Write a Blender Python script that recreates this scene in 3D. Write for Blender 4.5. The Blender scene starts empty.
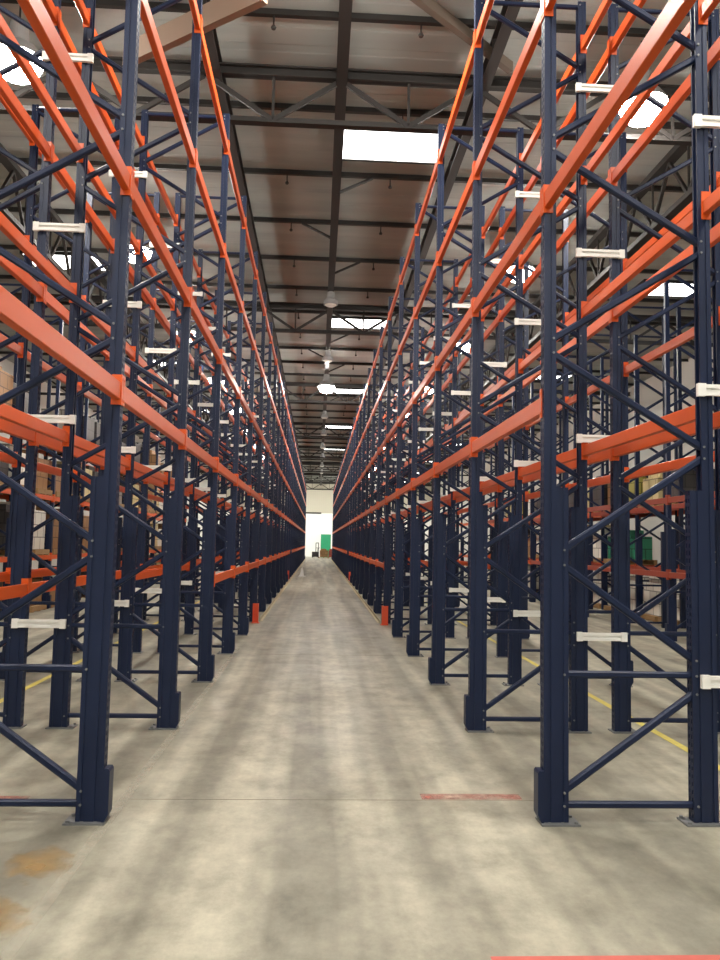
import bpy, math, random
from mathutils import Matrix, Vector
random.seed(7)
PI = math.pi
COL = bpy.context.scene.collection

# ------------------------------------------------------------------ sizes (metres)
XL, XR = 1.405, 1.592          # aisle-side upright centres, left and right of the camera
D1, PITCH = 5.284, 2.539       # depth of the first frame in view, bay length
FD, GAP = 1.004, 0.43          # frame depth, back-to-back gap (centre to centre)
LEV = [1.20, 2.677, 4.10, 5.53, 6.95]   # underside of the beam connectors
TOP = 7.52
NF = 32                        # frames along the aisle
HW, HY = 0.083, 0.04           # upright section: depth, half width
def dn(n): return D1 + (n - 1) * PITCH

ORD = ['zeroth', 'first', 'second', 'third', 'fourth', 'fifth', 'sixth', 'seventh', 'eighth', 'ninth', 'tenth', 'eleventh',
       'twelfth', 'thirteenth', 'fourteenth', 'fifteenth', 'sixteenth', 'seventeenth', 'eighteenth', 'nineteenth', 'twentieth',
       'twenty-first', 'twenty-second', 'twenty-third', 'twenty-fourth', 'twenty-fifth', 'twenty-sixth', 'twenty-seventh',
       'twenty-eighth', 'twenty-ninth', 'thirtieth', 'thirty-first', 'thirty-second', 'thirty-third']

# ------------------------------------------------------------------ materials
def new_mat(name):
    m = bpy.data.materials.new(name); m.use_nodes = True
    nt = m.node_tree
    return m, nt, nt.nodes['Principled BSDF']
def rgb(*c):
    return tuple(((v / 255) / 12.92 if v / 255 <= .04045 else ((v / 255 + .055) / 1.055) ** 2.4) for v in c) + (1,)
def painted(name, c, rough=.4, metal=0.0, var=.12, scale=6.0, spec=.5):
    m, nt, b = new_mat(name)
    tc = nt.nodes.new('ShaderNodeTexCoord'); nz = nt.nodes.new('ShaderNodeTexNoise')
    nz.inputs['Scale'].default_value = scale; nz.inputs['Detail'].default_value = 4
    nt.links.new(tc.outputs['Object'], nz.inputs['Vector'])
    mx = nt.nodes.new('ShaderNodeMix'); mx.data_type = 'RGBA'
    mx.inputs[6].default_value = tuple(v * (1 - var) for v in c[:3]) + (1,)
    mx.inputs[7].default_value = tuple(min(1, v * (1 + var)) for v in c[:3]) + (1,)
    nt.links.new(nz.outputs['Fac'], mx.inputs[0]); nt.links.new(mx.outputs[2], b.inputs['Base Color'])
    b.inputs['Roughness'].default_value = rough; b.inputs['Metallic'].default_value = metal
    b.inputs['Specular IOR Level'].default_value = spec
    return m
def emit(name, c, s):
    m, nt, b = new_mat(name)
    b.inputs['Base Color'].default_value = (.8, .8, .8, 1)
    b.inputs['Emission Color'].default_value = c; b.inputs['Emission Strength'].default_value = s
    return m

NAVY = painted('navy_paint', rgb(22, 34, 62), .42, 0, .15, 3, .32)
ORANGE = painted('orange_paint', rgb(208, 86, 30), .38, 0, .08, 3, .4)
SHADED_BEAM = painted('shade_darkened_orange_paint', rgb(146, 58, 38), .5, 0, .1, 3, .4)  # orange beam paint darkened to red: shade on the far right racks, in the colour
GUARD_ORANGE = painted('guard_orange_paint', rgb(222, 84, 48), .5, 0, .1, 8)
ZINC = painted('galvanised_steel', rgb(240, 240, 236), .45, 0, .04, 30)
PLATE = painted('dull_steel', rgb(120, 122, 124), .45, .3, .15, 20)
DARKSTEEL = painted('dark_roof_steel', rgb(32, 28, 26), .6, 0, .15, 2)
BRACESTEEL = painted('primer_roof_steel', rgb(138, 116, 100), .6, 0, .1, 2)
GREYBRACE = painted('grey_brown_roof_steel', rgb(92, 80, 70), .6, 0, .1, 2)
LAMPBODY = painted('lamp_housing', rgb(150, 150, 150), .5, .2, .1, 8)
LAMP_ON = emit('lit_lamp_lens', (1, .955, .87, 1), 225)
LAMP_ADDED = emit('added_end_wall_lamp_lens', (1, .98, .93, 1), 340)
LAMP_OFF = painted('unlit_lamp_lens', rgb(235, 235, 228), .3, 0, .03, 5)
SKYLIGHT = emit('daylit_skylight_panel', (1, .99, .97, 1), 7.0)
WOOD = painted('pallet_wood', rgb(150, 118, 78), .8, 0, .25, 9)
YELLOWLINE = painted('yellow_floor_paint', rgb(216, 200, 104), .6, 0, .2, 14)
RAILPAINT = painted('pale_rail_paint', rgb(196, 184, 150), .5, 0, .2, 4)
WHITESHEET = painted('white_plastic', rgb(236, 236, 232), .4, 0, .05, 8)
BLACKPAINT = painted('black_machine_paint', rgb(30, 30, 33), .4, 0, .1, 8)

def floor_mat():
    m, nt, b = new_mat('sealed_concrete')
    L = nt.links.new
    N = lambda t: nt.nodes.new(t)
    tc = N('ShaderNodeTexCoord')
    def noise(scale, sx, sy, detail=6, rough=.55, off=0):
        mp = N('ShaderNodeMapping'); mp.inputs['Scale'].default_value = (sx, sy, 1); mp.inputs['Location'].default_value = (off, off * .7, 0)
        n = N('ShaderNodeTexNoise'); n.inputs['Scale'].default_value = scale; n.inputs['Detail'].default_value = detail; n.inputs['Roughness'].default_value = rough
        L(tc.outputs['Object'], mp.inputs['Vector']); L(mp.outputs['Vector'], n.inputs['Vector']); return n.outputs['Fac']
    def ramp(fac, stops):
        r = N('ShaderNodeValToRGB'); e = r.color_ramp.elements
        e[0].position, e[0].color = stops[0]; e[1].position, e[1].color = stops[1]
        for p, c in stops[2:]:
            q = e.new(p); q.color = c
        L(fac, r.inputs['Fac']); return r.outputs['Color']
    def mix(a, bb, fac, mode='MIX'):
        x = N('ShaderNodeMix'); x.data_type = 'RGBA'; x.blend_type = mode
        for s, v in ((6, a), (7, bb), (0, fac)):
            if hasattr(v, 'links'): L(v, x.inputs[s])
            else: x.inputs[s].default_value = v
        return x.outputs[2]
    base = ramp(noise(3.0, 1, .7, 10, .72), [(.30, rgb(128, 125, 113)), (.68, rgb(178, 174, 158))])
    streak = ramp(noise(2.9, 1, .035, 2.5, .5, 3), [(.40, (.70, .695, .68, 1)), (.62, (1.32, 1.31, 1.27, 1))])      # wheel tracks along the aisle
    c = mix(base, streak, .85, 'MULTIPLY')
    cross = ramp(noise(1.3, .12, 2.2, 5, .6, 9), [(.36, (.86, .86, .86, 1)), (.62, (1.05, 1.05, 1.04, 1))])      # trowel and scuff marks across
    c = mix(c, cross, .35, 'MULTIPLY')
    blot = ramp(noise(1.5, 1, .9, 7, .7, 21), [(.30, (.66, .655, .63, 1)), (.50, (1, 1, 1, 1))])
    c = mix(c, blot, .34, 'MULTIPLY')
    speck = ramp(noise(40, 1, 1, 4, .7, 5), [(.28, (.80, .79, .77, 1)), (.42, (1, 1, 1, 1))])
    c = mix(c, speck, .45, 'MULTIPLY')
    L(c, b.inputs['Base Color'])
    rr = ramp(noise(1.8, 1, .3, 4, .5, 2), [(.3, (.34, .34, .34, 1)), (.7, (.55, .55, .55, 1))])
    L(rr, b.inputs['Roughness'])
    bp = N('ShaderNodeBump'); bp.inputs['Strength'].default_value = .06; bp.inputs['Distance'].default_value = .004
    L(noise(9, 1, 1, 5, .6, 4), bp.inputs['Height']); L(bp.outputs['Normal'], b.inputs['Normal'])
    b.inputs['Specular IOR Level'].default_value = .45
    return m
FLOOR = floor_mat()
def stain_mat(name, c, thr, top=.6, radial=None):
    """worn paint or a stain: noisy cover, fading towards the patch's own rim when radial is given (its two half sizes)"""
    m, nt, b = new_mat(name)
    L = nt.links.new
    tc = nt.nodes.new('ShaderNodeTexCoord'); nz = nt.nodes.new('ShaderNodeTexNoise'); nz.inputs['Scale'].default_value = 7; nz.inputs['Detail'].default_value = 6
    L(tc.outputs['Object'], nz.inputs['Vector'])
    r = nt.nodes.new('ShaderNodeValToRGB'); r.color_ramp.elements[0].position = thr - .2; r.color_ramp.elements[1].position = thr + .2
    r.color_ramp.elements[0].color = (0, 0, 0, 1); r.color_ramp.elements[1].color = (top, top, top, 1)
    fac = nz.outputs['Fac']
    if radial:
        mp = nt.nodes.new('ShaderNodeMapping'); mp.inputs['Scale'].default_value = (1 / radial[0], 1 / radial[1], 1); L(tc.outputs['Object'], mp.inputs['Vector'])
        ln = nt.nodes.new('ShaderNodeVectorMath'); ln.operation = 'LENGTH'; L(mp.outputs['Vector'], ln.inputs[0])
        mr = nt.nodes.new('ShaderNodeMapRange'); mr.inputs['From Min'].default_value = .1; mr.inputs['From Max'].default_value = 1; mr.inputs['To Min'].default_value = .15; mr.inputs['To Max'].default_value = -.5
        L(ln.outputs['Value'], mr.inputs['Value'])
        ad = nt.nodes.new('ShaderNodeMath'); ad.operation = 'ADD'; L(fac, ad.inputs[0]); L(mr.outputs['Result'], ad.inputs[1]); fac = ad.outputs[0]
    L(fac, r.inputs['Fac']); L(r.outputs['Color'], b.inputs['Alpha'])
    b.inputs['Base Color'].default_value = c; b.inputs['Roughness'].default_value = .6
    return m
REDWORN = stain_mat('worn_red_floor_paint', rgb(196, 128, 116), .5, .5)
REDLINE = painted('red_floor_paint', rgb(206, 104, 94), .55, 0, .15, 20)
PALEWORN = stain_mat('worn_pale_floor_paint', rgb(200, 194, 178), .5, .3)
RUST = stain_mat('rust_stain', rgb(182, 150, 100), .47, .5, (.3, .4))
def deck_mat():
    m, nt, b = new_mat('roof_deck'); L = nt.links.new
    tc = nt.nodes.new('ShaderNodeTexCoord')
    mp = nt.nodes.new('ShaderNodeMapping'); mp.inputs['Scale'].default_value = (.15, 1.2, 1)
    nz = nt.nodes.new('ShaderNodeTexNoise'); nz.inputs['Scale'].default_value = 1.4; nz.inputs['Detail'].default_value = 4
    L(tc.outputs['Object'], mp.inputs['Vector']); L(mp.outputs['Vector'], nz.inputs['Vector'])
    r = nt.nodes.new('ShaderNodeValToRGB')
    r.color_ramp.elements[0].position = .3; r.color_ramp.elements[0].color = rgb(146, 150, 147)
    r.color_ramp.elements[1].position = .7; r.color_ramp.elements[1].color = rgb(166, 169, 165)
    L(nz.outputs['Fac'], r.inputs['Fac']); L(r.outputs['Color'], b.inputs['Base Color'])
    b.inputs['Roughness'].default_value = .75
    return m
DECK = deck_mat()
def wall_mat(name, c):
    m, nt, b = new_mat(name); L = nt.links.new
    tc = nt.nodes.new('ShaderNodeTexCoord'); w = nt.nodes.new('ShaderNodeTexWave'); w.inputs['Scale'].default_value = 1.2
    L(tc.outputs['Object'], w.inputs['Vector'])
    bp = nt.nodes.new('ShaderNodeBump'); bp.inputs['Strength'].default_value = .3; bp.inputs['Distance'].default_value = .02
    L(w.outputs['Fac'], bp.inputs['Height']); L(bp.outputs['Normal'], b.inputs['Normal'])
    b.inputs['Base Color'].default_value = c; b.inputs['Roughness'].default_value = .7
    return m
WALL = wall_mat('ribbed_wall_panel', rgb(196, 190, 172))
WALLSIDE = wall_mat('ribbed_side_wall_panel', rgb(206, 204, 198))
WHITEWALL = wall_mat('white_wall_panel', rgb(244, 243, 238))
def carton_mat(name, c, sx=2.5, sz=3.0):
    m, nt, b = new_mat(name); L = nt.links.new
    tc = nt.nodes.new('ShaderNodeTexCoord'); sep = nt.nodes.new('ShaderNodeSeparateXYZ'); L(tc.outputs['Object'], sep.inputs[0])
    ad = nt.nodes.new('ShaderNodeMath'); ad.operation = 'ADD'; L(sep.outputs['X'], ad.inputs[0]); L(sep.outputs['Y'], ad.inputs[1])
    cb = nt.nodes.new('ShaderNodeCombineXYZ'); L(ad.outputs[0], cb.inputs['X']); L(sep.outputs['Z'], cb.inputs['Y'])
    br = nt.nodes.new('ShaderNodeTexBrick'); br.inputs['Scale'].default_value = 1
    br.inputs['Brick Width'].default_value = .4; br.inputs['Row Height'].default_value = .3; br.inputs['Mortar Size'].default_value = .012
    br.inputs['Color1'].default_value = c; br.inputs['Color2'].default_value = tuple(v * .72 for v in c[:3]) + (1,)
    br.inputs['Mortar'].default_value = tuple(v * .25 for v in c[:3]) + (1,)
    L(cb.outputs[0], br.inputs['Vector']); L(br.outputs['Color'], b.inputs['Base Color'])
    b.inputs['Roughness'].default_value = .55
    return m
LOADM = {'brown': carton_mat('brown_cartons', rgb(150, 112, 72)), 'white': carton_mat('white_cartons', rgb(226, 224, 214)),
         'cream': carton_mat('cream_cartons', rgb(206, 190, 140)), 'dark grey': carton_mat('dark_cartons', rgb(62, 58, 58)),
         'grey': carton_mat('grey_cartons', rgb(140, 134, 126)), 'green': carton_mat('green_cartons', rgb(52, 150, 118)),
         'yellow': carton_mat('yellow_cartons', rgb(178, 172, 84)), 'red': carton_mat('red_cartons', rgb(150, 60, 46))}

# ------------------------------------------------------------------ mesh helper
class MB:
    def __init__(s): s.v = []; s.f = []; s.mi = []
    def add(s, vs, fs, mi=0):
        o = len(s.v); s.v += vs; s.f += [tuple(o + i for i in f) for f in fs]; s.mi += [mi] * len(fs); return s
    def box(s, x0, x1, y0, y1, z0, z1, mi=0):
        return s.add([(x0, y0, z0), (x1, y0, z0), (x1, y1, z0), (x0, y1, z0), (x0, y0, z1), (x1, y0, z1), (x1, y1, z1), (x0, y1, z1)],
                     [(3, 2, 1, 0), (4, 5, 6, 7), (0, 1, 5, 4), (1, 2, 6, 5), (2, 3, 7, 6), (3, 0, 4, 7)], mi)
    def prism(s, prof, axis, a0, a1, mi=0):
        """prof: 2-D outline, counter-clockwise in the two remaining axes, in order (y,z) for x, (x,z) for y, (x,y) for z"""
        def pt(p, a):
            return (a, p[0], p[1]) if axis == 'x' else (p[0], a, p[1]) if axis == 'y' else (p[0], p[1], a)
        n = len(prof)
        vs = [pt(p, a0) for p in prof] + [pt(p, a1) for p in prof]
        fs = [(i, (i + 1) % n, n + (i + 1) % n, n + i) for i in range(n)] + [tuple(range(n))[::-1], tuple(range(n, 2 * n))]
        return s.add(vs, fs, mi)
    def bar(s, p0, p1, w, h=None, n=8, mi=0):
        """bar from p0 to p1; n = 4 square, 8 chamfered square, otherwise round"""
        h = h or w
        p0, p1 = Vector(p0), Vector(p1); d = (p1 - p0).normalized()
        up = Vector((0, 1, 0)) if abs(d.y) < .9 else Vector((0, 0, 1))
        a = d.cross(up).normalized(); b = a.cross(d).normalized()
        if n == 4: pr = [(-1, -1), (1, -1), (1, 1), (-1, 1)]
        elif n == 8:
            k = .55; pr = [(-k, -1), (k, -1), (1, -k), (1, k), (k, 1), (-k, 1), (-1, k), (-1, -k)]
        else: pr = [(math.cos(2 * PI * i / n), math.sin(2 * PI * i / n)) for i in range(n)]
        m = len(pr); vs = []
        for p in (p0, p1): vs += [tuple(p + a * (u * w / 2) + b * (v * h / 2)) for u, v in pr]
        fs = [(i, (i + 1) % m, m + (i + 1) % m, m + i) for i in range(m)] + [tuple(range(m))[::-1], tuple(range(m, 2 * m))]
        return s.add(vs, fs, mi)
    def lathe(s, prof, n=20, c=(0, 0, 0), mi=0):
        vs = []; fs = []; k = len(prof)
        for i in range(n):
            a = 2 * PI * i / n
            vs += [(c[0] + r * math.cos(a), c[1] + r * math.sin(a), c[2] + z) for r, z in prof]
        for i in range(n):
            j = (i + 1) % n
            for q in range(k - 1): fs.append((i * k + q, j * k + q, j * k + q + 1, i * k + q + 1))
        fs.append(tuple(i * k for i in range(n))[::-1]); fs.append(tuple(i * k + k - 1 for i in range(n)))
        return s.add(vs, fs, mi)
    def mesh(s, name, *mats):
        me = bpy.data.meshes.new(name); me.from_pydata(s.v, [], s.f)
        for m in mats: me.materials.append(m)
        if len(mats) > 1: me.polygons.foreach_set('material_index', s.mi)
        me.update()
        import bmesh
        bm = bmesh.new(); bm.from_mesh(me); bmesh.ops.recalc_face_normals(bm, faces=bm.faces); bm.to_mesh(me); bm.free()
        return me
def link(name, me, parent=None, loc=(0, 0, 0), rz=0):
    o = bpy.data.objects.new(name, me); COL.objects.link(o)
    o.location = loc; o.rotation_euler = (0, 0, rz)
    if parent: o.parent = parent
    return o
def tag(o, label, cat, group=None, kind=None):
    o['label'] = label; o['category'] = cat
    if group: o['group'] = group
    if kind: o['kind'] = kind
    return o
def copy_tree(o, parent=None):
    c = o.copy(); COL.objects.link(c)
    if parent: c.parent = parent
    for ch in o.children: copy_tree(ch, c)
    return c

# ------------------------------------------------------------------ upright frame
ZR = 2.2     # height of the reinforced (doubled) lower post
def channel(mb, x0, sgn, z0, z1, holes=True):
    """lipped channel, web at x0, flanges running in the sgn direction"""
    t = .004; X = lambda a, b: (min(x0 + sgn * a, x0 + sgn * b), max(x0 + sgn * a, x0 + sgn * b))
    for y in (-1, 1):        # flanges with a shallow rolled groove along the middle
        for a, b, i in ((t, .030, 0), (.030, .050, .006), (.050, HW, 0)):
            ya, yb = sorted((y * (HY - i), y * (HY - i - t - (0 if i else .003))))
            mb.box(*X(a, b), ya, yb, z0, z1)
    mb.box(*X(HW - t, HW), -HY + t, -HY + .018, z0, z1); mb.box(*X(HW - t, HW), HY - .018, HY - t, z0, z1)
    if not holes:
        mb.box(*X(0, t), -HY, HY, z0, z1); return
    for a, b in ((-HY, -.025), (-.012, .012), (.025, HY)): mb.box(*X(0, t), a, b, z0, z1)
    z = z0; p = .0508
    while z < z1 - .001:
        zz = min(z + .022, z1)
        mb.box(*X(0, t), -.025, -.012, z, zz); mb.box(*X(0, t), .012, .025, z, zz); z += p
BR = []    # braces: (front z, rear z)
zc = .20; f2r = True
for k in range(10):
    BR.append((zc, zc + .64) if f2r else (zc + .62, zc))
    zc += .64 if k == 0 else .62
    if k == 0: zc += .22
    else: zc += .10
    f2r = not f2r
def nodes(front):
    return [b[0] if front else b[1] for b in BR]
def upright_mesh(front, holes=True):
    s = 1 if front else -1; mb = MB()
    channel(mb, -s * HW, s, .012, TOP, holes)
    channel(mb, s * HW, -s, .012, ZR, holes)
    for z in nodes(front) + [.115, .96, TOP - .04]:
        if z > TOP - .02: continue
        x = s * .055 if z < ZR else -s * .018
        for y in (-1, 1):
            mb.bar((x, y * HY, z), (x, y * (HY + .008), z), .017, n=6, mi=1)
    return mb.mesh('upright', NAVY, PLATE)
def plate_mesh(front):
    s = 1 if front else -1; mb = MB()
    mb.box(min(-s * .105, s * .15), max(-s * .105, s * .15), -.085, .075, 0, .012)
    for y in (-.068, .06):
        mb.lathe([(.013, 0), (.013, .014)], 6, (s * .125, y, .012))
    return mb.mesh('base_plate', PLATE)
def guard_mesh():
    mb = MB()
    mb.prism([(-HW, .012), (-HW, .34), (-HW - .030, .34), (-HW - .04, .325), (-HW - .04, .06), (-HW - .015, .012)], 'y', -.052, .052)
    return mb.mesh('column_guard', NAVY)
def strut_mesh(z):
    mb = MB(); x = .055 if z < ZR else -.02
    mb.bar((x, 0, z), (FD - x, 0, z), .042, .042); return mb.mesh('horizontal_strut', NAVY)
def brace_mesh(zf, zr):
    mb = MB(); xf = .055 if zf < ZR else -.018; xr = FD - (.055 if zr < ZR else -.018)
    mb.bar((xf, 0, zf), (xr, 0, min(zr, TOP - .1)), .048, .048); return mb.mesh('diagonal_brace', NAVY)
M_UF, M_UR = upright_mesh(True), upright_mesh(False)
M_PF, M_PR = plate_mesh(True), plate_mesh(False)
M_G = guard_mesh()
M_ST = [strut_mesh(z) for z in (.115, .96, TOP - .04)]
M_BR = [brace_mesh(*b) for b in BR]
def make_frame():
    r = link('rack_frame', None)
    uf = link('upright', M_UF, r); link('base_plate', M_PF, uf)
    ur = link('upright', M_UR, r, (FD, 0, 0)); link('base_plate', M_PR, ur)
    link('column_guard', M_G, r)
    for m in M_ST: link('horizontal_strut', m, r)
    for m in M_BR: link('diagonal_brace', m, r)
    return r
def far_frame_mesh():
    mb = MB()
    for s, x in ((1, 0), (-1, FD)):
        q = MB(); channel(q, -s * HW, s, .0, TOP, False); channel(q, s * HW, -s, 0, ZR, False)
        mb.add([(v[0] + x, v[1], v[2]) for v in q.v], q.f)
    mb.box(-HW - .04, -HW, -.052, .052, .02, .34)
    for z in (.115, .96, TOP - .04):
        mb.bar((0, 0, z), (FD, 0, z), .042, n=4)
    for zf, zr in BR: mb.bar((0, 0, zf), (FD, 0, min(zr, TOP - .1)), .048, n=4)
    return mb.mesh('rack_frame', NAVY)
M_FAR = far_frame_mesh()

# rows: key -> (front x, rotation, phrase, first frame, last frame, frames with parts)
ROWS = {
    'L1': (-XL, PI, 'in the left row lining the aisle', 0, NF, 13),
    'R1': (XR, 0, 'in the right row lining the aisle', 0, NF, 13),
    'L2': (-(XL + 2 * FD + GAP), 0, 'in second row at left', 1, 24, 9),
    'R2': (XR + 2 * FD + GAP, PI, 'in second row at right', 1, 26, 9),
    'L3': (-6.8, PI, 'in stocked third left rack', 5, 15, 0),
    'R3': (7.0, 0, 'in empty third right rack', 4, 15, 0),
    'R4': (7.0 + 2 * FD + GAP, PI, 'in stocked fourth right rack', 6, 15, 0),
}
PROTO = make_frame()
used = False
for key, (fx, rot, phrase, n0, n1, npart) in ROWS.items():
    for n in range(n0, n1 + 1):
        if n <= npart:
            o = copy_tree(PROTO) if used else PROTO
            used = True
        else:
            o = link('rack_frame', M_FAR)
        o.location = (fx, dn(n), 0); o.rotation_euler = (0, 0, rot)
        lab = ('navy rack frame beside the camera, ' + phrase) if n == 0 else \
              'navy rack frame, %s seen from the camera, %s' % (ORD[n], phrase) if key[1] == '1' else \
              'navy rack frame %s, level with %s frame of aisle row' % (phrase, ORD[n])
        tag(o, lab, 'rack frame', 'navy rack frames ' + phrase)

# ------------------------------------------------------------------ beams
BL = PITCH - 2 * HY - .012
def beam_mesh(simple=False):
    mb = MB(); x0, x1 = -HW, -HW + .052
    if simple: mb.box(x0, x1, 0, BL, .035, .15)
    else:
        c = .005
        mb.prism([(x0 + c, .035), (x1 - c, .035), (x1, .035 + c), (x1, .128), (x1 - .02, .128), (x1 - .02, .15 - c), (x1 - .02 - c, .15),
                  (x0 + c, .15), (x0, .15 - c), (x0, .035 + c)], 'y', 0, BL)
    return mb
def conn(mb, end):
    """end plate and hooked face tab at one end of a beam"""
    y0, s = (0, -1) if end == 0 else (BL, 1)
    Y = lambda a, b: (min(y0 + s * a, y0 + s * b), max(y0 + s * a, y0 + s * b))
    mb.box(-HW - .008, -HW + .06, *Y(0, .006), 0, .20)
    mb.box(-HW - .008, -HW - .001, *Y(.006, .044), 0, .20)
    for z in (.02, .16):
        mb.box(-HW - .011, -HW - .008, *Y(.016, .03), z, z + .018)
    return mb
def conn_mesh(end): return conn(MB(), end).mesh('end_connector', ORANGE)
M_BEAM = beam_mesh().mesh('pallet_beam', ORANGE)
M_C = [conn_mesh(0), conn_mesh(1)]
qb = beam_mesh(); conn(qb, 0); conn(qb, 1)
M_BEAM_FAR = qb.mesh('pallet_beam', ORANGE)
M_BEAM_SHADED = qb.mesh('pallet_beam', SHADED_BEAM)

LEVW = ['lowest', 'second', 'third', 'fourth', 'top']
FACES = {}   # key -> (x of the beam's own origin, rotation, phrase)
for key, (fx, rot, phrase, n0, n1, npart) in ROWS.items():
    s = 1 if rot == 0 else -1
    side = 'left' if key[0] == 'L' else 'right'
    if key[1] == '1': pf, pr = '%s aisle face' % side, 'back of %s aisle row' % side
    elif key[1] == '2': pf, pr = 'far face of second %s row' % side, 'near face of second %s row' % side
    elif key == 'R4': pf, pr = 'far face of fourth right rack', 'near face of fourth right rack'
    else: pf, pr = 'front of third %s rack' % side, 'back of third %s rack' % side
    FACES[key + 'f'] = (fx, rot, pf, n0, n1)
    FACES[key + 'r'] = (fx + s * FD, rot + PI, pr, n0, n1)
def has_beam(face, n, lv):
    """is there a beam between frame n and n+1 at this level?"""
    row = face[:2]
    if row == 'L1' and lv == 0 and (n < 3 or n == 14): return False
    if row in ('R1', 'R2') and lv == 0 and (n < 6 or n == 14): return False
    if row == 'R1' and n == 0 and lv == 1: return False
    if row in ('R3', 'R4') and lv > 1 or row == 'L3' and lv > 2: return False
    return True
BEAMS = [(f, n, lv) for f, (x, r, p, n0, n1) in FACES.items() for n in range(n0, n1) for lv in range(5) if has_beam(f, n, lv)]
# the 300 beams that show largest in the photo's view, by face, level and bay; the others become one object
KEEP = set()
for item in (
    'L1f0:3-9 L1f1:0-8 L1f2:0-9 L1f3:1-11 L1f4:1-11 L1r0:3-4,6 L1r1:1-8 L1r2:1-5 L1r3:1-8 L1r4:1-8 L2f0:2-4 L2f1:2-6 '
    'L2f2:2-6,8-9 L2f3:2 L2f4:2-6 L2r0:1-4 L2r1:1-6,8 L2r2:1-6 L2r3:1-8 L2r4:1-6,8 L3f0:5-8,11 L3f1:5-8,11 L3r1:6,8-9 L3r2:6-7 '
    'R1f0:6-10 R1f1:1-9 R1f2:0-9 R1f3:0-11 R1f4:1-12 R1r0:6 R1r1:1-6,8 R1r2:0-6,8 R1r3:0-6,8 R1r4:1-8 R2f0:6-7 R2f1:2-4,6-7 '
    'R2f2:1-7 R2f3:1-8,10 R2r1:1-7 R2r2:1-5 R2r3:1-7,9 R2r4:1-7,9 R3f0:4-6,8 R3f1:4-6,11 R3r0:5-7 R3r1:5-7,10 R4f1:7-9 R4r0:6 '
    'R4r1:6-7 ').split():
    fl, runs = item.split(':')
    for run in runs.split(','):
        lo, _, hi = run.partition('-')
        KEEP |= {(fl[:3], n, int(fl[3])) for n in range(int(lo), int(hi or lo) + 1)}
REST = MB()
for b in BEAMS:
    f, n, lv = b
    x, rot, phrase, n0, n1 = FACES[f]
    # local y runs from the connector plane; flip the origin when the beam is turned round
    fwd = math.cos(rot) > 0
    loc = (x, dn(n) + HY + .006, LEV[lv]) if fwd else (x, dn(n + 1) - HY - .006, LEV[lv])
    if b in KEEP:
        near = n <= 9 and f[1] in '12'
        o = link('pallet_beam', M_BEAM if near else M_BEAM_SHADED if f[:2] in ('R3', 'R4') else M_BEAM_FAR, None, loc, rot)
        if near:
            for m in M_C: link('end_connector', m, o)
        where = 'bay before the first frame' if n == 0 else ('bay past its %s frame' if f[1] == '1' else 'beside aisle bay past %s frame') % ORD[n]
        tag(o, ('shade-darkened orange' if f[:2] in ('R3', 'R4') else 'orange') + ' %s-level beam, %s, %s' % (LEVW[lv], phrase, where), 'beam', 'orange beams on the ' + phrase)
    else:
        s = 1 if fwd else -1
        q = beam_mesh(True)
        for e in (0, 1):
            y0, y1 = ((-.044, 0) if e == 0 else (BL, BL + .044))
            q.box(-HW - .008, -HW - .001, y0, y1, 0, .2)
            q.box(-HW - .008, -HW + .06, *((-.006, 0) if e == 0 else (BL, BL + .006)), 0, .2)
        REST.add([(loc[0] + s * v[0], loc[1] + s * v[1], loc[2] + v[2]) for v in q.v], q.f)
if REST.v:
    o = link('far_pallet_beams', REST.mesh('far_pallet_beams', ORANGE))
    tag(o, 'mass of small orange beams deep among the far racks and behind nearer rows', 'beams', None, 'stuff')

# ------------------------------------------------------------------ row spacers between the back-to-back rows
def spacer_mesh():
    mb = MB(); l = GAP + .06
    mb.box(-.03, l - .03, -.030, -.0, 0, .024); mb.box(-.03, l - .03, -.030, 0, .052, .076)
    mb.box(-.03, l - .03, -.010, -.0, .024, .052)
    mb.box(-.035, .02, -.034, 0, -.006, .082); mb.box(l - .08, l - .025, -.034, 0, -.006, .082)
    return mb.mesh('row_spacer', ZINC)
M_SP = spacer_mesh()
SPZ = [.89, 2.85, 4.76, 6.52]; SPW = ['lowest', 'second', 'third', 'top']
for side, x in (('right', XR + FD), ('left', -(XL + FD + GAP))):
    for n in range(1, NF + 1):
        for k, z in enumerate(SPZ):
            if n > (10 if k == 0 else 17): continue
            o = link('row_spacer', M_SP, None, (x, dn(n) - HY - .009, z + (.05 if side == 'left' else 0)))
            tag(o, 'pale steel row spacer, %s of four at the %s frame in the %s double row' % (SPW[k], ORD[n], side), 'row spacer',
                'row spacers in the %s double row' % side)

# ------------------------------------------------------------------ orange post protectors, guide rails
def protector_mesh():
    mb = MB()
    mb.prism([(-.075, .08), (-.075, -.09), (.06, -.09), (.06, -.075), (-.06, -.075), (-.06, .08)], 'z', .008, .42)
    mb.box(-.1, .07, -.11, .1, 0, .008)
    return mb.mesh('post_protector', GUARD_ORANGE)
M_PP = protector_mesh()
for x, n, rot, lab in ((-XL + .06, 6, PI, 'orange steel post protector at the start of the left guide rail'),
                       (XR - .06, 6, 0, 'orange steel post protector at the start of the right guide rail'),
                       (-XL, 14, PI, 'small orange post protector far down the left side of the aisle'),
                       (XR, 14, 0, 'small orange post protector far down the right side of the aisle'),
                       (ROWS['R2'][0] + HW + .12, 6, PI, 'orange post protector on far face of the second row at right'),
                       (ROWS['R3'][0] - HW - .12, 6, 0, 'orange post protector before the stocked rack at right'),
                       ):
    o = link('post_protector', M_PP, None, (x, dn(n) - .21, 0), rot); tag(o, lab, 'post protector', 'orange post protectors')
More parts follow.
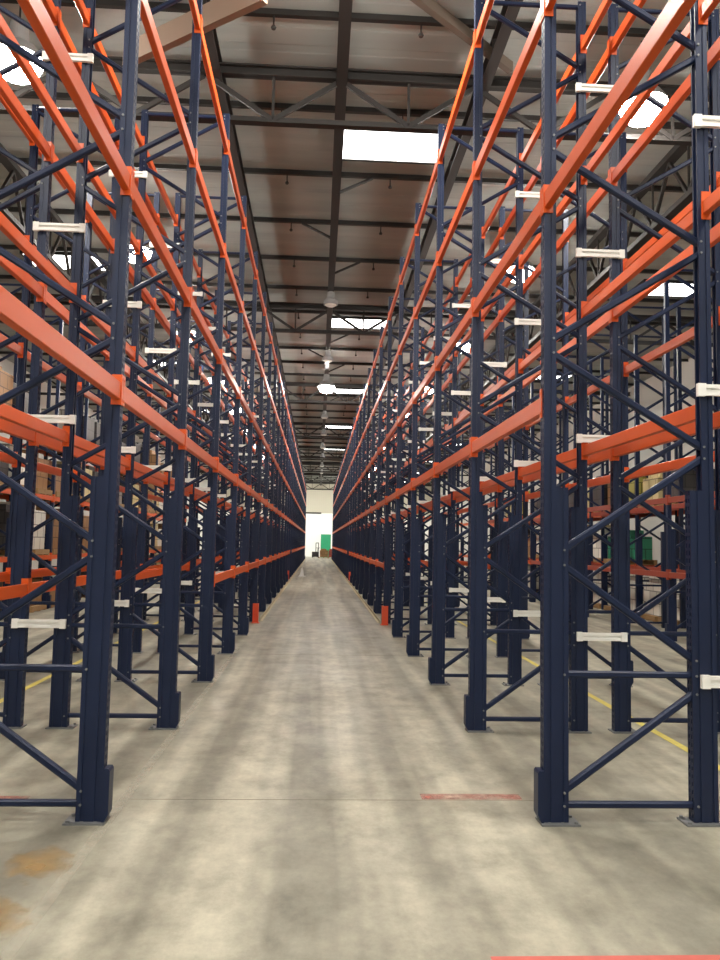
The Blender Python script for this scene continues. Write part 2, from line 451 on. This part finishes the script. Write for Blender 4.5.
for side, x, s in (('left', -XL + HW + .055, 1), ('right', XR - HW - .055, -1)):
    mb = MB(); y0, y1 = dn(6) + .15, dn(NF) + .3
    a, b = sorted((x, x + s * .012)); mb.box(a, b, y0, y1, 0, .075)
    a, b = sorted((x, x + s * .06)); mb.box(a, b, y0, y1, 0, .010)
    o = link('guide_rail', mb.mesh('guide_rail', RAILPAINT))
    tag(o, 'pale floor guide rail running along the foot of the %s aisle row' % side, 'guide rail', 'floor guide rails')

# ------------------------------------------------------------------ building shell
WX0, WX1, WY0, WY1, HD = -13.5, 14.5, -9.0, 99.0, 9.3
def struct(name, mb, mat, label, cat):
    o = link(name, mb.mesh(name, mat)); return tag(o, label, cat, None, 'structure')
mb = MB().box(WX0 - .3, WX1 + .3, WY0 - .3, WY1 + .3, -.3, 0); struct('floor', mb, FLOOR, 'sealed grey beige concrete warehouse floor', 'floor')
mb = MB().box(WX0 - .3, WX1 + .3, WY0 - .3, WY1 + .3, HD + .05, HD + .25)
# ribs of the roof deck
y = WY0
while y < WY1:
    mb.prism([(y, HD + .05), (y + .03, HD + .044), (y + .42, HD + .044), (y + .45, HD + .05)], 'x', WX0, WX1); y += .61
struct('ceiling', mb, DECK, 'brownish ribbed metal roof deck over the racks', 'ceiling')
mb = MB().box(WX0 - .3, WX0, WY0, WY1, 0, HD + .05); struct('wall_left', mb, WALLSIDE, 'grey ribbed side wall behind the left racks', 'wall')
mb = MB().box(WX1, WX1 + .3, WY0, WY1, 0, HD + .05); struct('wall_right', mb, WALLSIDE, 'grey ribbed side wall behind the right racks', 'wall')
mb = MB().box(WX0, WX1, WY0 - .3, WY0, 0, HD + .05); struct('wall_front', mb, WALLSIDE, 'grey wall behind the camera', 'wall')
mb = MB().box(WX0, WX1, WY1, WY1 + .3, 0, HD + .05); struct('wall_back', mb, WALL, 'pale yellow upper end wall at the end of the aisle', 'wall')
mb = MB().box(WX0, WX1, WY1 - .06, WY1, 0, 5.4); struct('trim_1', mb, WHITEWALL, 'bright white lower panelling of the end wall', 'wall panel')
mb = MB().box(-3.2, .35, WY1 - .16, WY1 - .06, 5.32, 5.5); struct('trim_2', mb, DARKSTEEL, 'dark header rail across the white end wall', 'trim')

# floor paint
def patch(name, x0, x1, y0, y1, mat, label, cat, z=.002):
    return struct(name, MB().box(x0, x1, y0, y1, 0.0005, z), mat, label, cat)
patch('floor_line', 3.33, 3.41, 5.0, 30, YELLOWLINE, 'thin yellow floor line running under the right double rack', 'floor marking')
patch('floor_line', -3.46, -3.38, 5.0, 30, YELLOWLINE, 'thin yellow floor line running under the left double rack', 'floor marking')
patch('floor_line', .80, 3.2, 3.50, 3.60, REDLINE, 'solid red floor line at the bottom right edge of the photo', 'floor marking')
patch('floor_line', .78, 1.50, 5.74, 5.86, REDWORN, 'worn faint red floor line beside the first right frame', 'floor marking')
patch('floor_line', -3.2, -1.95, 5.64, 5.78, REDWORN, 'worn faint red floor mark behind the first left frame', 'floor marking')
patch('floor_line', -1.33, -1.26, 2.0, 13.5, PALEWORN, 'worn pale strip of old paint along the left rack feet', 'floor marking')
mb = MB().prism([(0.30 * math.cos(2 * PI * i / 24), .40 * math.sin(2 * PI * i / 24)) for i in range(24)], 'z', .0008, .0016)
o = struct('floor_stain', mb, RUST, 'larger tan stain on the floor at the bottom left', 'floor stain'); o.location = (-1.52, 3.95, 0)
mb = MB().prism([(.20 * math.cos(2 * PI * i / 24), .36 * math.sin(2 * PI * i / 24)) for i in range(24)], 'z', .0008, .0016)
o = struct('floor_stain', mb, RUST, 'smaller tan stain on the floor below the first left frame', 'floor stain'); o.location = (-1.50, 4.62, 0)
JOINT = painted('floor_joint_filler', rgb(128, 123, 110), .8, 0, .2, 9)
for k, yj in enumerate((5.72, 12.9, 22.9, 31.9)):
    patch('floor_joint', WX0 + .2, WX1 - .2, yj, yj + .006, JOINT, 'thin dark saw-cut joint across the floor, %s from the camera' % ORD[k + 1], 'floor joint', .0015)

# ------------------------------------------------------------------ roof steel
PZ0, PZ1 = 9.23, HD + .035
TRY = [11.80 + 12.19 * k for k in range(-1, 8)]
TRUSS = MB(); zt0, zt1, zb = 8.95, 9.12, 8.20
TRUSS.box(WX0, WX1, -.07, .07, zt1 - .03, zt1); TRUSS.box(WX0, WX1, -.012, .012, zt0, zt1 - .03); TRUSS.box(WX0, WX1, -.07, .07, zt0, zt0 + .025)
TRUSS.box(WX0, WX1, -.07, .07, zb, zb + .02); TRUSS.box(WX0, WX1, -.012, .012, zb + .02, zb + .11)
px = .20
for k in range(-7, 7):
    x = px + 2.1 * k
    for s in (-1, 1):
        xb = x + 1.05 * s
        if WX0 < x < WX1 and WX0 < xb < WX1: TRUSS.bar((x, 0, zt0), (xb, 0, zb + .06), .075, .05, n=4)
    if WX0 < x + 1.05 < WX1: TRUSS.bar((x + 1.05, 0, zt0), (x + 1.05, 0, zb + .06), .04, n=4)
M_TR = TRUSS.mesh('roof_truss', DARKSTEEL)
for k, yy in enumerate(TRY):
    o = link('roof_truss', M_TR, None, (0, yy, 0))
    tag(o, 'dark steel roof truss across the hall, %s from the camera' % ORD[k + 1] if k else 'dark steel roof truss above the camera', 'roof truss', 'roof trusses', 'structure')
PUR = MB().box(WX0, WX1, -.04, .04, PZ0, PZ0 + .02).box(WX0, WX1, -.012, .012, PZ0 + .02, PZ1)
M_PU = PUR.mesh('roof_purlin', DARKSTEEL)
HG = MB(); HG.bar((0, 0, PZ0 - .14), (0, 0, PZ0), .025, n=6); HG.lathe([(.03, 0), (.04, .03), (.02, .06)], 8, (0, 0, PZ0 - .2))
M_HG = HG.mesh('sprinkler_drop', DARKSTEEL)
k = 0
yy = 10.75 - 2.44 * 4
while yy < WY1 - .3:
    k += 1
    o = link('roof_purlin', M_PU, None, (0, yy, 0))
    tag(o, 'thin dark roof purlin across the hall, %s from the camera' % (ORD[k] if k < 33 else 'one of the last'), 'roof purlin', 'roof purlins', 'structure')
    if 10 < yy < 45:
        for x in (-.8, 1.3): link('sprinkler_drop', M_HG, o, (x, 0, 0))
    yy += 2.44
# long girders along the aisle
def girder(x, w, z0, z1, label):
    mb = MB().box(x - w / 2, x + w / 2, WY0, WY1, z0, z0 + .02).box(x - w / 2, x + w / 2, WY0, WY1, z1 - .02, z1)
    mb.box(x - .012, x + .012, WY0, WY1, z0 + .02, z1 - .02)
    for s in (-1, 1):
        y = WY0 + .3
        while y < WY1:   # stiffeners
            mb.box(min(x + s * .012, x + s * (w / 2 - .01)), max(x + s * .012, x + s * (w / 2 - .01)), y, y + .012, z0 + .02, z1 - .02); y += 1.22
    return struct('roof_girder', mb, DARKSTEEL, label, 'roof girder')
girder(.20, .17, 8.86, 9.128, 'dark steel roof girder running above the middle of the aisle')
girder(-1.72, .16, 8.88, 9.128, 'dark steel roof girder running above the left aisle row')
girder(2.42, .16, 8.88, 9.128, 'dark steel roof girder running above the right aisle row')
def joist_girder(x, label):
    mb = MB().box(x - .1, x + .1, WY0, WY1, 9.0, 9.12).box(x - .1, x + .1, WY0, WY1, 7.95, 8.05)
    y = WY0 + .2; i = 0
    while y < WY1 - 1.5:
        mb.bar((x, y, 9.0), (x, y + .76, 8.03), .06, n=4); mb.bar((x, y + 1.52, 9.0), (x, y + .76, 8.03), .06, n=4)
        mb.bar((x, y + .76, 9.0), (x, y + .76, 8.03), .035, n=4); y += 1.52
    return struct('roof_girder', mb, DARKSTEEL, label, 'roof girder')
joist_girder(6.4, 'dark lattice roof girder above the second aisle at right')
joist_girder(-6.2, 'dark lattice roof girder above the second aisle at left')
# kicker braces from the purlins down to the middle girder, and the two pale roof braces at the top of the picture
KB = MB(); KB.bar((.20, 0, 8.87), (.94, 0, 9.23), .05, n=4); M_KB = KB.mesh('kicker_brace', DARKSTEEL)
for i, (j, s) in enumerate(((2, 1), (4, 1), (7, 1), (9, 1), (12, 1), (3, -1), (8, -1))):
    o = link('kicker_brace', M_KB, None, (0 if s > 0 else .40, 10.75 + 2.44 * j, 0), 0 if s > 0 else PI)
    tag(o, 'short dark kicker brace from middle girder to the %s purlin on its %s' % (ORD[j + 1], 'right' if s > 0 else 'left'), 'roof brace', 'kicker braces', 'structure')
mb = MB().bar((1.0, 9.85, 9.08), (2.75, 11.4, 9.05), .15, .1, n=4); struct('roof_brace', mb, GREYBRACE, 'grey brown diagonal roof brace at top right of the middle girder', 'roof brace')
mb = MB().bar((-.78, 8.95, 8.3), (-2.75, 10.4, 8.3), .30, .10, n=4); struct('roof_brace', mb, BRACESTEEL, 'pale brown diagonal roof brace above the left aisle row', 'roof brace')

# skylights (daylit translucent panels in the deck)
k = 0
for xs, x1s, y0s in ((.30, 2.16, 13.78), (-8.0, -6.1, 20.9), (9.0, 10.9, 21.3)):
    y = y0s
    while y < WY1 - 2:
        k += 1
        mb = MB().box(xs, x1s, y, y + 1.15, HD - .03, HD + .033)
        fr = MB(); 
        for a, b, c, d in ((xs - .05, x1s + .05, y - .05, y), (xs - .05, x1s + .05, y + 1.15, y + 1.2), (xs - .05, xs, y, y + 1.15), (x1s, x1s + .05, y, y + 1.15)):
            fr.box(a, b, c, d, HD - .05, HD + .033)
        o = struct('window_%d' % k, mb, SKYLIGHT, 'bright white daylit roof skylight, %s of its line from the camera, %s' % (
            ORD[int((y - y0s) / 12.19 + .5) + 1], 'over the aisle' if xs == .30 else 'at left' if xs < 0 else 'at right'), 'skylight')
        o['group'] = 'roof skylights'
        link('window_frame', fr.mesh('window_frame', DARKSTEEL), o)
        y += 12.19

# ------------------------------------------------------------------ high bay lamps
# big prismatic bells over the next aisles (and a few over this one), small drums on the middle girder
HB = MB(); HB.lathe([(.06, .74), (.12, .72), (.14, .46), (.26, .38), (.355, .24), (.36, .205), (.10, .201)], 24); M_HB = HB.mesh('lamp_housing', LAMPBODY)
LN = MB().lathe([(.0001, -.05), (.13, -.045), (.22, -.02), (.29, .06), (.34, .17), (.345, .20), (.0001, .20)], 28)
M_LN = {k: LN.mesh('lamp_lens', m) for k, m in (('on', LAMP_ON), ('far', LAMP_ADDED))}
HS = MB(); HS.lathe([(.05, .40), (.10, .38), (.11, .20), (.19, .14), (.20, .02), (.17, .02), (.0001, .06)], 24); M_HS = HS.mesh('lamp_housing', LAMPBODY)
M_LS = MB().lathe([(.0001, -.03), (.12, -.02), (.165, .02), (.0001, .05)], 20).mesh('lamp_lens', LAMP_OFF)
def lamp(x, y, z, state, label, top):
    r = link('high_bay_pendant_lamp', None, None, (x, y, z))
    link('lamp_housing', M_HS if state == 'off' else M_HB, r); link('lamp_lens', M_LS if state == 'off' else M_LN[state], r)
    h = .36 if state == 'off' else .70
    link('stem', MB().bar((0, 0, h), (0, 0, max(h + .05, top - z)), .03, n=6).mesh('stem', DARKSTEEL), r)
    tag(r, label, 'lamp', 'high bay lamps')
mid = [-5.2, 1.6, 8.2, 21.8, 28.7, 32.9, 42.1, 48.9, 55.7, 62.5, 69.3, 76.1]
lit = {-5.2, 1.6, 8.2, 32.9}
for i, y in enumerate(mid):
    on = y in lit
    lamp(.20, y, 8.1 if on else 8.42, 'on' if on else 'off', '%s high bay lamp under the middle girder, %s along the aisle' % ('lit glaring' if on else 'small unlit grey', ORD[i + 1]), 8.87)
for side, x, ys in (('right', 4.65, 11.05), ('left', -4.30, 10.7)):
    for i in range(-2, 11):
        y = ys + 7.2 * i
        lamp(x, y, 8.15, 'on', 'lit glaring high bay lamp over the next aisle at %s, %s from near end' % (side, ORD[i + 3]), HD + .06)
for i, x in enumerate((-6.5, -3.6, 4.0, 7.0)):  # added lamps, hidden behind the racks, to brighten the end wall
    lamp(x, 92.5, 7.6, 'far', 'added unseen lamp brightening the end wall, %s from left' % ORD[i + 1], HD + .06)

# ------------------------------------------------------------------ stocked racks: pallets and wrapped loads
PM = MB()
for i in range(7): PM.box(-.59 + i * .18, -.59 + i * .18 + .1, -.5, .5, .115, .137)
for x in (-.59, -.05, .49): PM.box(x, x + .1, -.5, .5, .018, .115)
for y in (-.5, -.06, .38): PM.box(-.59, .59, y, y + .12, 0, .018)
M_PAL = PM.mesh('wooden_pallet', WOOD)
def load_mesh(col, h):
    q = MB(); c = .02; w = .47
    q.prism([(-w + c, -w), (w - c, -w), (w, -w + c), (w, w - c), (w - c, w), (-w + c, w), (-w, w - c), (-w, -w + c)], 'z', 0, h)
    q.prism([(-w * .8, -w * .8), (w * .55, -w * .8), (w * .55, w * .7), (-w * .8, w * .7)], 'z', h, h + .18)
    return q.mesh('pallet_load', LOADM[col])
LM = {}
def place_load(x, y, z, col, h, where):
    p = link('wooden_pallet', M_PAL, None, (x, y, z)); tag(p, 'pallet under %s load, %s' % (col, where), 'pallet', 'pallets in the stocked racks')
    if (col, h) not in LM: LM[(col, h)] = load_mesh(col, h)
    o = link('pallet_load', LM[(col, h)], None, (x, y, z + .137)); tag(o, '%s carton load, %s' % (col, where), 'pallet load', 'loads in the stocked racks')
rng = random.Random(11)
palL = ['brown', 'brown', 'cream', 'dark grey', 'grey', 'brown', 'dark grey', 'white']
palR = ['white', 'grey', 'green', 'dark grey', 'white', 'brown', 'dark grey', 'yellow', 'brown', 'cream']
for side, key, pal in (('left', 'L3', palL), ('right', 'R4', palR)):
    fx = ROWS[key][0]; xc = fx + -FD / 2
    for n in range(6 if side == 'right' else 5, 14):
        for lv in range(0, 5):
            for h in range(2):
                if side == 'right' and lv >= 3: continue
                if side == 'left' and lv >= 4: continue
                if rng.random() < .12: continue
                col = rng.choice(['white', 'white', 'brown', 'grey'] if lv == 0 and side == 'right' else pal)
                if side == 'right' and lv == 0: col = 'white'
                if side == 'right' and lv == 1 and n in (7, 8): col = ('yellow', 'green')[h] if n == 7 else ('white', 'cream')[h]
                z = 0.0 if lv == 0 else LEV[lv - 1] + .15
                hh = (.80 if lv == 0 else .95) - .1 * rng.randint(0, 3)
                place_load(xc, dn(n) + .68 + 1.19 * h, z, col, round(hh, 2), '%s tier, %s, %s past %s aisle frame' % (
                    ['floor', 'lower', 'middle', 'upper', 'high'][lv], 'third left rack' if side == 'left' else 'fourth right rack', ['shortly', 'farther'][h], ORD[n]))

# ------------------------------------------------------------------ things by the end wall
place_load(.72, 91.0, 0, 'brown', .75, 'at the end of the aisle before the green cabinet')
place_load(1.72, 90.7, 0, 'red', .75, 'at the end of the aisle beside the brown load')
q = MB().box(-.6, .6, -.3, .3, 0, 1.9).box(-.55, .55, -.36, -.3, .1, 1.8)
o = link('green_cabinet', q.mesh('green_cabinet', painted('green_enamel', rgb(40, 150, 105), .5)), None, (.95, 95.5, .0)); o.scale = (1, 1, 1.45)
tag(o, 'tall green cabinet against the white end wall behind brown cartons', 'cabinet')
o = link('pallet_truck', None, None, (-.25, 92.0, 0)); tag(o, 'dark upright lift truck standing before the white end wall', 'lift truck')
link('chassis', MB().box(-.4, .4, -.3, .4, .12, .7).mesh('chassis', BLACKPAINT), o)
link('mast', MB().box(.0, .08, .3, .42, .1, 1.75).box(.3, .38, .3, .42, .1, 1.75).box(.0, .38, .3, .42, 1.67, 1.75).mesh('mast', BLACKPAINT), o)
link('tiller', MB().bar((.2, -.2, .7), (.3, -.75, 1.15), .06, n=6).bar((.1, -.75, 1.15), (.5, -.75, 1.15), .05, n=6).mesh('tiller', BLACKPAINT), o)
for x in (-.3, .22): link('fork', MB().box(x, x + .16, .4, 1.4, .06, .12).mesh('fork', PLATE), o)
for x in (-.38, .3): link('wheel', MB().bar((x, -.1, .12), (x + .08, -.1, .12), .24, n=16).mesh('wheel', BLACKPAINT), o)
q = MB().prism([(-.3, 0), (.3, 0), (.22, .5), (.06, .82), (-.02, .6), (-.14, .24)], 'y', -.02, .02)
q.prism([(-.4, -.5), (.35, -.45), (.55, .1), (.3, .5), (-.3, .42)], 'z', 0, .012)
o = link('plastic_sheet', q.mesh('plastic_sheet', WHITESHEET), None, (-.82, 42.0, 0)); o.scale = (.45, .6, .62)
tag(o, 'crumpled white plastic sheet leaning at the foot of the left aisle row', 'plastic sheet')

# ------------------------------------------------------------------ world, camera, view
w = bpy.data.worlds.new('World'); bpy.context.scene.world = w; w.use_nodes = True
bg = w.node_tree.nodes['Background']; bg.inputs['Color'].default_value = (.8, .85, 1, 1); bg.inputs['Strength'].default_value = .3
cam = bpy.data.cameras.new('camera'); co = bpy.data.objects.new('camera', cam); COL.objects.link(co)
cam.sensor_fit = 'VERTICAL'; cam.sensor_height = 36; cam.lens = 793.0 / 960 * 36; cam.clip_end = 300; cam.clip_start = .05
yaw, pitch, roll = -.0514, .0793, .0199
co.matrix_world = Matrix.Translation((0, 0, 1.8)) @ (Matrix.Rotation(yaw, 4, 'Z') @ Matrix.Rotation(PI / 2 + pitch, 4, 'X') @ Matrix.Rotation(roll, 4, 'Z'))
sc = bpy.context.scene; sc.camera = co
sc.view_settings.view_transform = 'Standard'; sc.view_settings.look = 'None'
sc.view_settings.exposure = 0; sc.view_settings.gamma = 1; sc.view_settings.use_curve_mapping = False
sc.cycles.max_bounces = 8; sc.cycles.diffuse_bounces = 4; sc.cycles.glossy_bounces = 3
sc.cycles.sample_clamp_indirect = 8
sc.cycles.use_denoising = True
